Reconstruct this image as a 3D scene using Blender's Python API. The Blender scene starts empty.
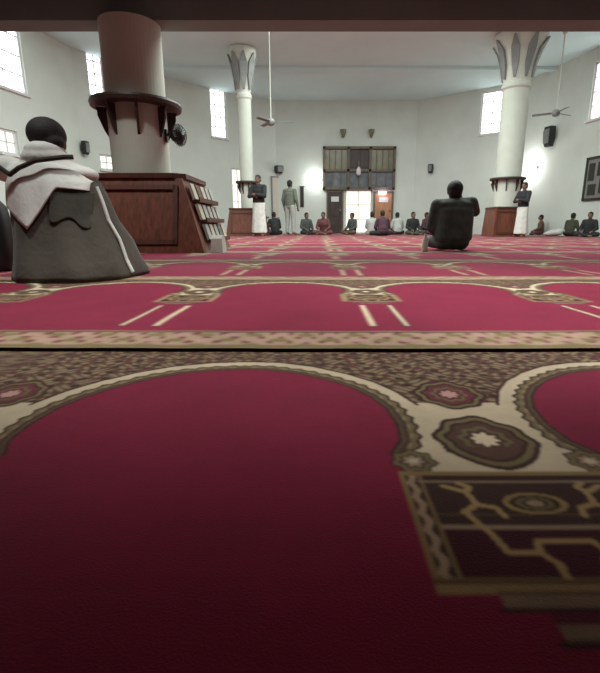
import bpy, bmesh, math, random
import numpy as np
from mathutils import Vector, Matrix
random.seed(4)
C = bpy.context.scene.collection
PI = math.pi
FZ = .014
# ------------------------------------------------------------------ camera model
P = math.atan(109.5/450); H = 0.29; VX = 318.0
cF = Vector((0, math.cos(P), -math.sin(P))); cU = Vector((0, math.sin(P), math.cos(P))); cR = Vector((1, 0, 0))
def ray(x, y): return cF + cR*((x-VX)/450) - cU*((y-336.5)/450)
def atY(x, y, Y):
    d = ray(x, y); return d*(Y/d.y) + Vector((0, 0, H))
def atX(x, Y, z=0.8):
    """lateral position of picture column x at distance Y, height z"""
    d = Y*math.cos(P)-(z-H)*math.sin(P); return (x-VX)/450*d
cam = bpy.data.cameras.new('camera'); co = bpy.data.objects.new('camera', cam); C.objects.link(co)
co.location = (0, 0, H); co.rotation_euler = (PI/2-P, 0, 0)
cam.sensor_fit = 'VERTICAL'; cam.sensor_height = 36; cam.lens = 450/673*36; cam.shift_x = -18/673; cam.clip_start = .01
bpy.context.scene.camera = co
vs = bpy.context.scene.view_settings
vs.view_transform = 'Standard'; vs.look = 'None'; vs.gamma = 1; vs.exposure = 0.0; vs.use_curve_mapping = False
# ------------------------------------------------------------------ materials
def mat(name, col, rough=.7, emit=None, es=0, noise=0, nscale=8, bump=0, bscale=60, metal=0, sheen=0, spec=.5):
    m = bpy.data.materials.new(name); m.use_nodes = True; nt = m.node_tree; b = nt.nodes['Principled BSDF']
    b.inputs['Base Color'].default_value = (*col, 1); b.inputs['Roughness'].default_value = rough
    b.inputs['Metallic'].default_value = metal; b.inputs['Sheen Weight'].default_value = sheen
    b.inputs['Specular IOR Level'].default_value = spec
    tc = nt.nodes.new('ShaderNodeTexCoord')
    if noise:
        n = nt.nodes.new('ShaderNodeTexNoise'); n.inputs['Scale'].default_value = nscale; n.inputs['Detail'].default_value = 5
        nt.links.new(tc.outputs['Object'], n.inputs['Vector'])
        r = nt.nodes.new('ShaderNodeValToRGB')
        r.color_ramp.elements[0].position = .3; r.color_ramp.elements[1].position = .7
        r.color_ramp.elements[0].color = (*[c*(1-noise) for c in col], 1); r.color_ramp.elements[1].color = (*[min(1, c*(1+noise)) for c in col], 1)
        nt.links.new(n.outputs['Fac'], r.inputs['Fac']); nt.links.new(r.outputs['Color'], b.inputs['Base Color'])
    if bump:
        n2 = nt.nodes.new('ShaderNodeTexNoise'); n2.inputs['Scale'].default_value = bscale; n2.inputs['Detail'].default_value = 4
        nt.links.new(tc.outputs['Object'], n2.inputs['Vector'])
        bp = nt.nodes.new('ShaderNodeBump'); bp.inputs['Strength'].default_value = bump; bp.inputs['Distance'].default_value = .01
        nt.links.new(n2.outputs['Fac'], bp.inputs['Height']); nt.links.new(bp.outputs['Normal'], b.inputs['Normal'])
    if emit:
        b.inputs['Emission Color'].default_value = (*emit, 1); b.inputs['Emission Strength'].default_value = es
    return m
def wood(name, c1, c2, scale=(1.5, 1.5, 14), rough=.5):
    m = mat(name, c1, rough); nt = m.node_tree; b = nt.nodes['Principled BSDF']
    tc = nt.nodes['Texture Coordinate']; mp = nt.nodes.new('ShaderNodeMapping'); mp.inputs['Scale'].default_value = (scale[2], scale[2], scale[0])
    n = nt.nodes.new('ShaderNodeTexNoise'); n.inputs['Scale'].default_value = 2; n.inputs['Detail'].default_value = 6
    r = nt.nodes.new('ShaderNodeValToRGB'); r.color_ramp.elements[0].position = .35; r.color_ramp.elements[1].position = .65
    r.color_ramp.elements[0].color = (*c1, 1); r.color_ramp.elements[1].color = (*c2, 1)
    nt.links.new(tc.outputs['Object'], mp.inputs['Vector']); nt.links.new(mp.outputs['Vector'], n.inputs['Vector'])
    nt.links.new(n.outputs['Fac'], r.inputs['Fac']); nt.links.new(r.outputs['Color'], b.inputs['Base Color'])
    return m
M = {}
M['wall'] = mat('wall_paint', (.71, .76, .70), .85, noise=.04, nscale=1.5, bump=.1, bscale=30)
M['ceil'] = mat('ceiling_paint', (.67, .84, .83), .9, noise=.03, nscale=1)
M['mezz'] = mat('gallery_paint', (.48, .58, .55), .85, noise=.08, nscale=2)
M['dado'] = mat('dado_paint', (.62, .58, .48), .8, noise=.05, nscale=2)
M['column'] = mat('column_paint', (.58, .60, .52), .8, noise=.05, nscale=3)
M['trimw'] = mat('window_trim_white', (.75, .75, .73), .6)
M['pane'] = mat('daylit_frosted_pane', (.8, .8, .8), .3, emit=(.96, .98, 1.0), es=3.0)
M['pane_low'] = mat('daylit_low_pane', (.8, .8, .75), .3, emit=(1, .97, .9), es=1.0)
M['pane_warm'] = mat('daylit_cream_pane', (.8, .78, .7), .4, emit=(1, .93, .78), es=.95)
M['pane_dim'] = mat('daylit_cream_side_pane', (.8, .78, .7), .4, emit=(1, .93, .80), es=.95)
M['lampw'] = mat('lamp_tube_glow', (.9, .9, .9), .4, emit=(.95, 1, 1), es=20)
M['lampp'] = mat('lamp_pink_glow', (.9, .8, .9), .4, emit=(1, .78, .98), es=8)
M['redwood'] = wood('red_brown_wood', (.115, .034, .018), (.20, .062, .032), rough=.45)
M['redwood_d'] = wood('red_brown_wood_dark', (.075, .024, .014), (.12, .04, .022), rough=.5)
M['darkwood'] = wood('dark_wood', (.035, .018, .012), (.065, .035, .024))
M['portal'] = wood('portal_brown_wood', (.10, .075, .05), (.17, .13, .085))
M['portal_d'] = wood('portal_dark_wood', (.035, .022, .018), (.07, .045, .035))
M['olive'] = mat('olive_glass', (.20, .18, .10), .25, noise=.2, nscale=3)
M['blueglass'] = mat('blue_grey_glass', (.15, .16, .175), .2, noise=.3, nscale=4)
M['orange'] = wood('orange_wood', (.42, .20, .10), (.55, .28, .14))
M['black'] = mat('black_plastic', (.02, .02, .02), .5, noise=.2, nscale=20)
M['grey'] = mat('grey_metal', (.22, .23, .22), .5, noise=.1)
M['white'] = mat('white_cloth', (.72, .72, .68), .85, noise=.04, nscale=10, bump=.3, bscale=40)
M['hair'] = mat('black_hair', (.012, .011, .010), .7, noise=.3, nscale=60, bump=.5, bscale=200)
M['skin'] = mat('brown_skin', (.20, .11, .075), .6, noise=.06, nscale=20)
M['eye'] = mat('eye_dark', (.03, .02, .02), .3)
M['robe'] = mat('grey_brown_cloth', (.066, .055, .042), .9, noise=.12, nscale=5, bump=.5, bscale=25, sheen=.1)
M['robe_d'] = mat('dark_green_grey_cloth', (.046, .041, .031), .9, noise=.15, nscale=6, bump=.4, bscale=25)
M['trimd'] = mat('dark_trim_cloth', (.03, .028, .02), .85)
M['jacket'] = mat('dark_green_grey_jacket', (.058, .078, .068), .85, noise=.35, nscale=9, bump=.5, bscale=30)
M['backing'] = mat('carpet_underlay', (.10, .012, .025), .95, noise=.2, nscale=12)
def cloth(n, c): return mat(n, c, .88, noise=.12, nscale=12, bump=.3, bscale=40)
# carpet: pile colour comes from the woven pattern
cm = bpy.data.materials.new('woven_carpet_pile'); cm.use_nodes = True; nt = cm.node_tree; b = nt.nodes['Principled BSDF']
at = nt.nodes.new('ShaderNodeAttribute'); at.attribute_name = 'dye'
tc = nt.nodes.new('ShaderNodeTexCoord')
n1 = nt.nodes.new('ShaderNodeTexNoise'); n1.inputs['Scale'].default_value = 6; n1.inputs['Detail'].default_value = 8; n1.inputs['Roughness'].default_value = .7
mr = nt.nodes.new('ShaderNodeMapRange'); mr.inputs['To Min'].default_value = .84; mr.inputs['To Max'].default_value = 1.16; mr.inputs['From Min'].default_value = .3; mr.inputs['From Max'].default_value = .7
mx = nt.nodes.new('ShaderNodeVectorMath'); mx.operation = 'SCALE'
nt.links.new(tc.outputs['Object'], n1.inputs['Vector']); nt.links.new(n1.outputs['Fac'], mr.inputs['Value'])
nt.links.new(at.outputs['Color'], mx.inputs[0]); nt.links.new(mr.outputs['Result'], mx.inputs['Scale']); nt.links.new(mx.outputs[0], b.inputs['Base Color'])
b.inputs['Roughness'].default_value = .95; b.inputs['Specular IOR Level'].default_value = .12
b.inputs['Sheen Weight'].default_value = .28; b.inputs['Sheen Roughness'].default_value = .5; b.inputs['Sheen Tint'].default_value = (1, .62, .70, 1)
n2 = nt.nodes.new('ShaderNodeTexNoise'); n2.inputs['Scale'].default_value = 450; n2.inputs['Detail'].default_value = 2
bp = nt.nodes.new('ShaderNodeBump'); bp.inputs['Strength'].default_value = .35; bp.inputs['Distance'].default_value = .002
nt.links.new(tc.outputs['Object'], n2.inputs['Vector']); nt.links.new(n2.outputs['Fac'], bp.inputs['Height']); nt.links.new(bp.outputs['Normal'], b.inputs['Normal'])
M['carpet'] = cm
# ------------------------------------------------------------------ object helpers
def link(name, me, m, parent=None, loc=None, smooth=False):
    o = bpy.data.objects.new(name, me); C.objects.link(o)
    if m is not None:
        if isinstance(m, (list, tuple)):
            for k in m: me.materials.append(k)
        else: me.materials.append(m)
    if smooth:
        for p in me.polygons: p.use_smooth = True
    if parent: o.parent = parent
    if loc is not None: o.location = loc
    return o
def obj(name, bm, m, parent=None, loc=None, smooth=False):
    bmesh.ops.recalc_face_normals(bm, faces=bm.faces)
    me = bpy.data.meshes.new(name); bm.to_mesh(me); bm.free()
    return link(name, me, m, parent, loc, smooth)
def thing(name, label, cat, loc=(0, 0, 0), rz=0, group=None):
    o = bpy.data.objects.new(name, None); C.objects.link(o); o.location = loc; o.rotation_euler = (0, 0, rz); o.empty_display_size = .1
    o['label'] = label; o['category'] = cat
    if group: o['group'] = group
    return o
def tag(o, label, cat, group=None):
    o['label'] = label; o['category'] = cat
    if group: o['group'] = group
    return o
def struct(name, bm, m, smooth=False):
    o = obj(name, bm, m, smooth=smooth); o['kind'] = 'structure'; return o
def B(): return bmesh.new()
def box(bm, c, s, mtx=None, bev=0):
    r = bmesh.ops.create_cube(bm, size=1); vv = r['verts']
    bmesh.ops.scale(bm, vec=s, verts=vv)
    if bev:
        ed = list({e for v in vv for e in v.link_edges})
        rr = bmesh.ops.bevel(bm, geom=ed, offset=bev, segments=2, affect='EDGES'); vv = list({v for f in rr['faces'] for v in f.verts} | {v for v in vv if v.is_valid})
    mt = Matrix.Translation(c)
    if mtx is not None: mt = mtx @ mt
    bmesh.ops.transform(bm, matrix=mt, verts=vv)
    return vv
def tube(bm, p0, p1, r0, r1=None, n=12):
    p0, p1 = Vector(p0), Vector(p1); r1 = r0 if r1 is None else r1; d = p1-p0
    q = d.to_track_quat('Z', 'Y').to_matrix().to_4x4()
    bmesh.ops.create_cone(bm, cap_ends=True, segments=n, radius1=r0, radius2=r1, depth=d.length, matrix=Matrix.Translation((p0+p1)/2) @ q)
def ball(bm, c, r, rot=None, n=16):
    s = r if isinstance(r, (tuple, list)) else (r, r, r)
    mt = Matrix.Translation(c)
    if rot is not None: mt = mt @ rot
    mt = mt @ Matrix.Diagonal((*s, 1))
    bmesh.ops.create_uvsphere(bm, u_segments=n, v_segments=max(6, n*2//3), radius=1, matrix=mt)
def lathe(bm, prof, n=48, cap=True):
    rings = []
    for r, z in prof: rings.append([bm.verts.new((r*math.cos(2*PI*k/n), r*math.sin(2*PI*k/n), z)) for k in range(n)])
    for a, c in zip(rings, rings[1:]):
        for k in range(n): bm.faces.new((a[k], a[(k+1) % n], c[(k+1) % n], c[k]))
    if cap: bm.faces.new(rings[0]); bm.faces.new(rings[-1])
def loft(bm, rings, cap=True):
    """rings: lists of points, same count"""
    R = [[bm.verts.new(p) for p in r] for r in rings]; n = len(R[0])
    for a, c in zip(R, R[1:]):
        for k in range(n): bm.faces.new((a[k], a[(k+1) % n], c[(k+1) % n], c[k]))
    if cap: bm.faces.new(R[0]); bm.faces.new(R[-1])
def ribbon(bm, pts, r, n=8):
    for a, c in zip(pts, pts[1:]): tube(bm, a, c, r, n=n)
    for p in pts[1:-1]: ball(bm, p, r, n=8)
# ------------------------------------------------------------------ carpet pattern
def lin(r, g, b_): return tuple(((c/255)/12.92 if c/255 <= .04045 else ((c/255+.055)/1.055)**2.4) for c in (r, g, b_))
RED = np.array((.215, .0075, .038)); DARK = np.array((.035, .014, .010)); CREAM = np.array((.60, .50, .34)); GOLD = np.array((.26, .18, .07))
OLIVE = np.array((.16, .13, .055)); MAR = np.array((.11, .012, .025)); TAN = np.array((.38, .27, .17)); BROWN = np.array((.085, .045, .028)); PINK = np.array((.52, .30, .26))
AX = -.155; PER = .73
def segd(x, y, pts):
    d = np.full(x.shape, 9.0)
    for (x0, y0), (x1, y1) in zip(pts, pts[1:]):
        dx, dy = x1-x0, y1-y0; t = np.clip(((x-x0)*dx+(y-y0)*dy)/(dx*dx+dy*dy+1e-12), 0, 1)
        d = np.minimum(d, np.hypot(x-x0-t*dx, y-y0-t*dy))
    return d
INNER = [(0, .885), (.06, .878), (.122, .854), (.172, .820), (.217, .775), (.246, .730), (.266, .68), (.274, .62), (.270, .565), (.250, .525)]
def pattern(X, V, PER=.73, soft=1):
    u = np.mod(X-AX+PER/2, PER)-PER/2; w = np.abs(u); a = PER/2-w            # a: distance from the axis between two niches
    sgn = np.where(u > 0, 1.0, -1.0); s = np.mod(X-AX, PER)-PER/2             # s: signed offset from that axis
    col = np.zeros(X.shape+(3,)); col[:] = RED
    def put(mask, c): col[mask] = c
    d = segd(w, V, INNER)
    ang = np.arctan2(w, V-.62+1e-9)
    bw = np.interp(V, [y for x, y in INNER[::-1]], [x for x, y in INNER[::-1]])
    inside = (V < .525) | ((V < .885) & (w < bw))
    sd = np.where(inside, -d, d)
    top = V > .525
    per = np.cumsum([0]+[math.dist(p, q) for p, q in zip(INNER, INNER[1:])])
    arc = np.interp(w+(.9-V)*.8, [0, .6], [0, .6])
    out = top & (sd > 0)
    # spandrel texture: brown ground with small scrolls
    sc = np.sin(X*170+2*np.sin(V*90))*np.sin(V*190+2*np.sin(X*80)) ; sc2 = np.sin(X*61+V*97)*np.sin(X*83-V*71)
    put(out, BROWN); put(out & (sc2 > .6), MAR*.9); put(out & (sc > .05), OLIVE*1.05); put(out & (sc > .55), TAN*.7); put(out & (sc2 < -.6), DARK)
    lower = out & (V < .70); put(lower & (sd > .02), CREAM)
    put(out & (sd < .056) & (V > .69), DARK*1.2); put(out & (sd < .050), CREAM)
    sca = np.sin((np.arctan2(V-.60, w))*60)
    put(out & (sd < .027+.003*sca), DARK); put(out & (sd < .022+.003*sca), OLIVE*1.1); put(out & (sd < .016) & (sca > .2), TAN*.9); put(out & (sd < .012), BROWN*.8); put(out & (sd < .005), OLIVE*.7)
    put((sd > -.004) & (sd <= 0.001) & top, DARK)
    # medallions on the axis between the niches
    for (v0, ra, rv, fill, cen) in ((.742, .055, .062, MAR*.9+DARK, PINK), (.566, .062, .072, BROWN, CREAM*1.2)):
        q = (np.abs(s/ra)**1.7+np.abs((V-v0)/rv)**1.7)**(1/1.7); q = q+.05*np.sin(8*np.arctan2(V-v0, s))
        put(q < 1.12, DARK); put(q < 1.0, OLIVE*1.05); put(q < .86, DARK); put(q < .76, fill); put(q < .55, OLIVE*.9); put(q < .42, fill*.8); put(q < .27, cen)
    # foot rosette of the arch
    q = np.hypot(w-.274, V-.508)/.025; q = q+.10*np.sin(7*np.arctan2(V-.508, w-.274))
    base = (V > .478) & (V <= .545) & (w > .255); put(base & (a < .112) & (V < .53), CREAM)
    q2 = (np.abs(s/.062)**1.7+np.abs((V-.566)/.072)**1.7)**(1/1.7)
    put(base & (q2 < 1.12), DARK); put(base & (q2 < 1.0), OLIVE); put(base & (q2 < .86), DARK); put(base & (q2 < .76), BROWN)
    put(q < 1.12, DARK); put(q < 1, OLIVE*1.1); put(q < .68, BROWN*.8); put(q < .5, TAN*.9); put(q < .25, CREAM)
    # patterned block
    h = PER/2-.249; blk = (a < h) & (V > .298) & (V < .482)
    put(blk, DARK)
    e = h-a                                                      # from side edge
    zz = .0020*np.sin(V*230)
    put(blk & (e < .007), GOLD); put(blk & (e >= .007) & (e < .010), DARK); put(blk & (e >= .010+zz) & (e < .018+zz), TAN*1.05); put(blk & (e >= .021) & (e < .026), GOLD*.9)
    inb = blk & (e > .026)
    put(inb & (V < .378), MAR*.45); put(inb & (V > .378), BROWN*.5)
    put(blk & (V < .309), GOLD*1.2); put(blk & (V >= .309) & (V < .312), DARK); put(blk & (V >= .312) & (V < .316), GOLD*.7)
    put(blk & (V > .475), GOLD); put(blk & (V > .458) & (V < .464) & (e > .02), TAN*.75); put(inb & (V > .464) & (V < .475), DARK)
    put(inb & (np.abs(V-.380) < .0035), TAN*.9)
    put(inb & (np.abs(V-.400) < .0015), OLIVE*.7)
    q = np.hypot(s/.034, (V-.420)/.019); put(blk & (q < 1.1), DARK*.8); put(blk & (q < 1) & (q > .78), GOLD*1.3); put(blk & (q < .6) & (q > .4), OLIVE); put(blk & (q < .28), TAN)
    sa = np.abs(s)
    for pl in ([(.088, .452), (.066, .440), (.062, .418), (.080, .404)], [(.062, .418), (.044, .412), (.040, .398)], [(.070, .458), (.060, .450), (.066, .440)],
               [(.066, .378), (.058, .345), (.030, .345), (.026, .360), (.0, .360)], [(.030, .345), (.020, .330), (.022, .316)], [(.078, .404), (.068, .378)]):
        put(inb & (segd(sa, V, pl) < .0034), GOLD*1.5+TAN*.12)
    # stepped pedestal under the block, then the twin shafts
    put((a < .085) & (V > .284) & (V < .297), TAN*.62); put((a < .085) & (V >= .297) & (V < .300), DARK); put((a < .09) & (V >= .280) & (V < .284), DARK)
    put((a < .055) & (V > .256) & (V < .270), TAN*.6); put((a < .06) & (V > .250) & (V < .256), DARK); put((a < .055) & (V >= .270) & (V < .280), MAR)
    put((np.abs(a-.050) < .010) & (V > -.14) & (V < .22), DARK*1.6); put((np.abs(a-.050) < .0075) & (V > -.13) & (V < .215), CREAM*1.1)
    # end borders
    bo = V < -.195
    m1 = np.sin(X*48)*np.sin(V*60+.5); m2 = np.sin(X*120+3*np.sin(X*13))*np.sin(V*75)
    put(bo, TAN*1.05); put(bo & (m2 > .45), MAR*1.2+BROWN*.6); put(bo & (m1 > .5), OLIVE*1.3); put(bo & (m1 < -.5), PINK*.9)
    put(bo & (V > -.205), TAN*.8); put(bo & (V > -.215) & (V < -.205), DARK); put(bo & (V < -.345), OLIVE*1.2)
    put((V > 1.03), BROWN*.8)
    for _ in range(soft):                                             # woven edges are soft
        c2 = col.copy(); c2[1:-1] = (col[:-2]+2*col[1:-1]+col[2:])/4; col = c2.copy(); col[:, 1:-1] = (c2[:, :-2]+2*c2[:, 1:-1]+c2[:, 2:])/4
    return col
# wall outline (plan), left side first, seen from above
LW = [(-9.0, 5.6), (-7.3, 14.9), (-5.5, 17.5), (-3.6, 19.5), (-1.8, 20.6)]
RW = [(4.2, 20.6), (5.65, 19.5), (7.5, 18.0), (8.25, 15.0), (10.0, 5.6)]
def xl(Y): return np.interp(Y, [p[1] for p in LW], [p[0] for p in LW])
def xr(Y): return np.interp(Y, [p[1] for p in RW[::-1]], [p[0] for p in RW[::-1]])
def carpet_row(k, label):
    y0 = -.385+1.4*k+(.008 if k >= 1 else 0); y1 = -.385+1.4*(k+1)
    top = .006 if k < 1 else .013
    x0 = float(max(xl(y1), xl(y0)))+.12; x1 = float(min(xr(y0), xr(y1)))-.12
    if k <= 0: x0, x1 = -2.6, 2.8
    fine, st, span = {0: (.0021, .0022, (-.62, .80)), 1: (.006, .005, (-1.7, 1.8)), 2: (.014, .012, (-3.4, 3.6))}.get(k, (.028, .028, None))
    if k < 0: fine = .03; st = .03
    if span:
        xs = np.concatenate([np.arange(x0, span[0], .009), np.arange(span[0], span[1], fine), np.arange(span[1], x1, .009), [x1]])
    else: xs = np.append(np.arange(x0, x1, fine), x1)
    ys = np.append(np.arange(y0, y1-.001, st), y1)
    nx, ny = len(xs), len(ys); X, Y = np.meshgrid(xs, ys)
    col = pattern(X, np.clip(Y-1.4*k, -.384, 1.049), .768 if k == 0 else .73, 1)
    Z = top+.0012*np.sin(X*3.1+1)*np.sin(Y*4.3)+(.0006*np.sin(X*23)*np.sin(Y*19))
    co_ = np.stack([X, Y, Z], -1).reshape(-1, 3)
    lo = np.stack([xs, np.full(nx, y0), np.zeros(nx)+.001], -1)                 # cut front edge
    up = np.stack([xs, np.full(nx, y0), Z[0]-.0005], -1)
    verts = np.concatenate([co_, lo, up]); nv = len(verts)
    i = np.arange((ny-1)*(nx-1)); r = i//(nx-1); c = i % (nx-1); a = r*nx+c
    F = np.stack([a, a+1, a+nx+1, a+nx], -1)
    e = np.arange(nx-1); bL = ny*nx+e; bU = bL+nx
    F = np.concatenate([F, np.stack([bL, bL+1, bU+1, bU], -1)])
    me = bpy.data.meshes.new('prayer_carpet'); me.vertices.add(nv); me.vertices.foreach_set('co', verts.ravel().astype('f'))
    me.loops.add(F.size); me.loops.foreach_set('vertex_index', F.ravel().astype('i'))
    me.polygons.add(len(F)); me.polygons.foreach_set('loop_start', (np.arange(len(F))*4).astype('i')); me.polygons.foreach_set('loop_total', np.full(len(F), 4, 'i'))
    me.update(calc_edges=True)
    at_ = me.attributes.new('dye', 'FLOAT_COLOR', 'POINT'); rgba = np.ones((nv, 4), 'f')
    rgba[:ny*nx, :3] = np.clip(col.reshape(-1, 3), 0, 1); rgba[ny*nx:, :3] = (.03, .014, .010)
    at_.data.foreach_set('color', rgba.ravel())
    o = link('prayer_carpet', me, M['carpet']); return tag(o, label, 'carpet', 'rows of crimson prayer carpet')
rowname = ['crimson prayer carpet in the foreground with one large arch and a dark patterned block', 'crimson prayer carpet row just past the dark seam, with bright twin white lines',
 'crimson prayer carpet row touching the base of the near wooden bookcase, third from the viewer']
ords = ['fourth', 'fifth', 'sixth', 'seventh', 'eighth', 'ninth', 'tenth', 'eleventh', 'twelfth', 'thirteenth', 'fourteenth', 'fifteenth']
for k in range(0, 15):
    carpet_row(k, rowname[k] if k < 3 else 'strip of crimson prayer carpet across the hall, %s row from the viewer' % ords[k-3])
# ------------------------------------------------------------------ room shell
CZ = 5.43
bm = B(); box(bm, (.5, 8.7, -.05), (21, 24.5, .098)); struct('floor', bm, M['backing'])
bm = B(); box(bm, (.5, 13.2, CZ+.1), (21, 16, .2)); struct('ceiling', bm, M['ceil'])
bm = B(); box(bm, (.5, 16.6, CZ-.05), (17, .25, .1)); box(bm, (.5, 11.0, CZ-.05), (19, .25, .1)); struct('trim_1', bm, M['ceil'])
# gallery (mezzanine) above the viewer with its edge beam
bm = B(); box(bm, (.5, 1.3, 2.80), (21, 8.9, .2)); struct('trim_2', bm, M['mezz'])
bm = B(); box(bm, (.5, 5.78, 2.75), (21, .30, .50)); box(bm, (.5, 5.86, 3.4), (21, .12, .8)); struct('trim_3', bm, mat('gallery_beam_paint', (.20, .25, .24), .85, noise=.08, nscale=2))
WT = .2
class Wall:
    def __init__(s, a, c):
        s.a = Vector((*a, 0)); s.c = Vector((*c, 0)); s.L = (s.c-s.a).length; s.t = (s.c-s.a).normalized(); s.n = Vector((s.t.y, -s.t.x, 0)); s.holes = []
        # s.n points into the room (plan runs clockwise from above)
        s.m = Matrix((( s.t.x, s.n.x, 0, s.a.x), (s.t.y, s.n.y, 0, s.a.y), (0, 0, 1, 0), (0, 0, 0, 1)))
    def hit(s, x, y):
        d = ray(x, y); o = Vector((0, 0, H)); k = (s.a-o).dot(s.n)/d.dot(s.n); p = o+d*k; return ((p-s.a).dot(s.t), p.z, p)
    def build(s, name, z1=CZ, m=None):
        ss = sorted({-.05, s.L+.05, *[v for h in s.holes for v in h[:2]]}); zs = sorted({0, z1, *[v for h in s.holes for v in h[2:]]})
        bm = B()
        for u0, u1 in zip(ss, ss[1:]):
            for v0, v1 in zip(zs, zs[1:]):
                cu, cv = (u0+u1)/2, (v0+v1)/2
                if any(h[0] < cu < h[1] and h[2] < cv < h[3] for h in s.holes): continue
                box(bm, (cu, -WT/2, cv), (u1-u0, WT, v1-v0), s.m)
        bmesh.ops.remove_doubles(bm, verts=bm.verts, dist=1e-5)
        struct(name, bm, m or M['wall'])
pts = LW+RW
names = ['wall_left', 'wall_left_rear', 'wall_far_left', 'wall_far_left_corner', 'wall_far', 'wall_far_right_corner', 'wall_far_right', 'wall_right_rear', 'wall_right']
W = {n: Wall(a, c) for n, a, c in zip(names, pts, pts[1:])}
def wallat(x):
    r = (x-VX)/450/ .97
    for n, a, c in zip(names, pts, pts[1:]):
        w = W[n]
        s_, z_, p_ = w.hit(x, 200)
        if -.02 <= s_ <= w.L+.02 and p_.y > 0: return w
    return W['wall_far']
def window(n, px, ytop, ybot, mull=(2, 4), pane='pane', wall=None, zt=None, zb=None, kind='window', sill=True):
    w = wall or wallat(sum(px)/2); s0 = w.hit(px[0], ybot)[0]; s1 = w.hit(px[1], ybot)[0]; xm = sum(px)/2
    z1 = w.hit(xm, ytop)[1] if zt is None else zt; z0 = w.hit(xm, ybot)[1] if zb is None else zb
    s0 = max(s0, .05); s1 = min(s1, w.L-.05)
    w.holes.append((s0, s1, z0, z1))
    root = bpy.data.objects.new('%s_%d' % (kind, n), None); C.objects.link(root); root['kind'] = 'structure'
    sx, zx, ww, hh = (s0+s1)/2, (z0+z1)/2, s1-s0, z1-z0; f = .05
    bm = B()
    for sd in (-1, 1): box(bm, (sx+sd*(ww/2-f/2), -.08, zx), (f, .07, hh), w.m); box(bm, (sx, -.08, zx+sd*(hh/2-f/2)), (ww, .07, f), w.m)
    for i in range(1, mull[0]): box(bm, (s0+ww*i/mull[0], -.08, zx), (.03, .04, hh), w.m)
    for i in range(1, mull[1]): box(bm, (sx, -.08, z0+hh*i/mull[1]), (ww, .04, .03), w.m)
    obj('window_frame' if kind == 'window' else 'door_frame', bm, M['trimw'], root)
    bm = B(); box(bm, (sx, -.11, zx), (ww-.02, .01, hh-.02), w.m); obj('pane', bm, M[pane], root)
    if sill: bm = B(); box(bm, (sx, .03, z0-.03), (ww+.1, .1, .05), w.m); obj('window_sill', bm, M['trimw'], root)
    return w, sx, z0, ww
window(1, (-14, 27), 12, 88, wall=W['wall_left'])
window(2, (90, 106), 50, 97)
window(3, (212, 240), 85, 139, mull=(3, 5))
window(4, (479, 501), 91, 134, mull=(2, 4))
window(5, (588, 616), 60, 117, mull=(3, 4), wall=W['wall_right'])
window(6, (1, 20), 130, 154, mull=(2, 2), pane='pane_low', wall=W['wall_left'])
window(7, (101, 116), 155, 170, mull=(2, 2), pane='pane_low')
window(1, (218, 246), 168, 232, mull=(2, 4), pane='pane_dim', kind='door', zb=.02, sill=False)
fw = W['wall_far']
window(2, (345, 371), 190, 230, mull=(2, 3), pane='pane_warm', kind='door', wall=fw, zb=.02, sill=False)
for n in names: W[n].build(n)
# walls around and behind the viewer
bm = B(); box(bm, (-9.1, 1.35, 1.3), (.2, 8.7, 2.7)); struct('wall_left_near', bm, M['mezz'])
bm = B(); box(bm, (10.1, 1.35, 1.3), (.2, 8.7, 2.7)); struct('wall_right_near', bm, M['mezz'])
bm = B(); box(bm, (.5, -3.1, 1.3), (21, .2, 2.7)); struct('wall_back', bm, M['mezz'])
# ------------------------------------------------------------------ portal on the far wall: wooden screen over the doors
def fp(x, y): s_, z_, p_ = fw.hit(x, y); return p_.x, z_
YF = 20.6
xa, zt = fp(323, 147); xb, zb = fp(394, 190)
t = thing('wooden_screen', 'wide dark wooden screen with olive side panes mounted above the bright central doorway', 'screen', ((xa+xb)/2, YF, 0))
cx = (xa+xb)/2; w_ = xb-xa; yo = -.10
bm = B()
for sx in (-1, -.31, .31, 1): box(bm, (sx*(w_/2-.05), yo, (zt+zb)/2), (.10, .20, zt-zb))
for zz in (zt-.05, zb+.05, zb+(zt-zb)*.45): box(bm, (0, yo, zz), (w_, .20, .10))
obj('frame', bm, M['portal'], t)
hm = zb+(zt-zb)*.45
for sx in (-1, 1):
    bm = B(); x_ = sx*w_*.325; box(bm, (x_, -.05, (hm+zt)/2), (w_*.33, .04, zt-hm-.1))
    o = obj('side_pane', bm, M['olive'], t); bm = B()
    for i in range(1, 4): box(bm, (x_-w_*.165+w_*.33*i/4, -.09, (hm+zt)/2), (.03, .04, zt-hm-.1))
    obj('glazing_bar', bm, M['portal'], o)
bm = B(); box(bm, (0, -.06, (hm+zt)/2), (w_*.30, .06, zt-hm-.1)); o = obj('centre_panel', bm, M['portal_d'], t)
bm = B()
for sx in (-1, 1): box(bm, (sx*w_*.072, -.105, (hm+zt)/2), (w_*.11, .03, zt-hm-.28))
obj('raised_panel', bm, M['portal_d'], o)
bm = B(); box(bm, (0, -.05, (zb+hm)/2), (w_-.1, .04, hm-zb-.1)); obj('lower_pane', bm, M['blueglass'], t)
for i in range(1, 8): bm = B(); box(bm, (-w_/2+w_*i/8, -.09, (zb+hm)/2), (.04, .04, hm-zb-.1)); obj('mullion', bm, M['portal'], t)
bm = B(); x_, z_ = fp(358, 171); lathe(bm, [(.02, .14), (.05, .10), (.10, 0), (.09, -.16), (.03, -.22)], 16)
o = obj('pendant_lantern', bm, M['trimw'], loc=(x_, YF-.34, z_), smooth=True); tag(o, 'small pale lantern hanging before the middle of the wooden screen', 'lantern')
bm = B(); tube(bm, (0, .0, .13), (0, .0, .35), .012, n=8); tube(bm, (0, 0, .35), (0, .14, .35), .012, n=8); obj('hanger', bm, M['grey'], o)
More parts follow.
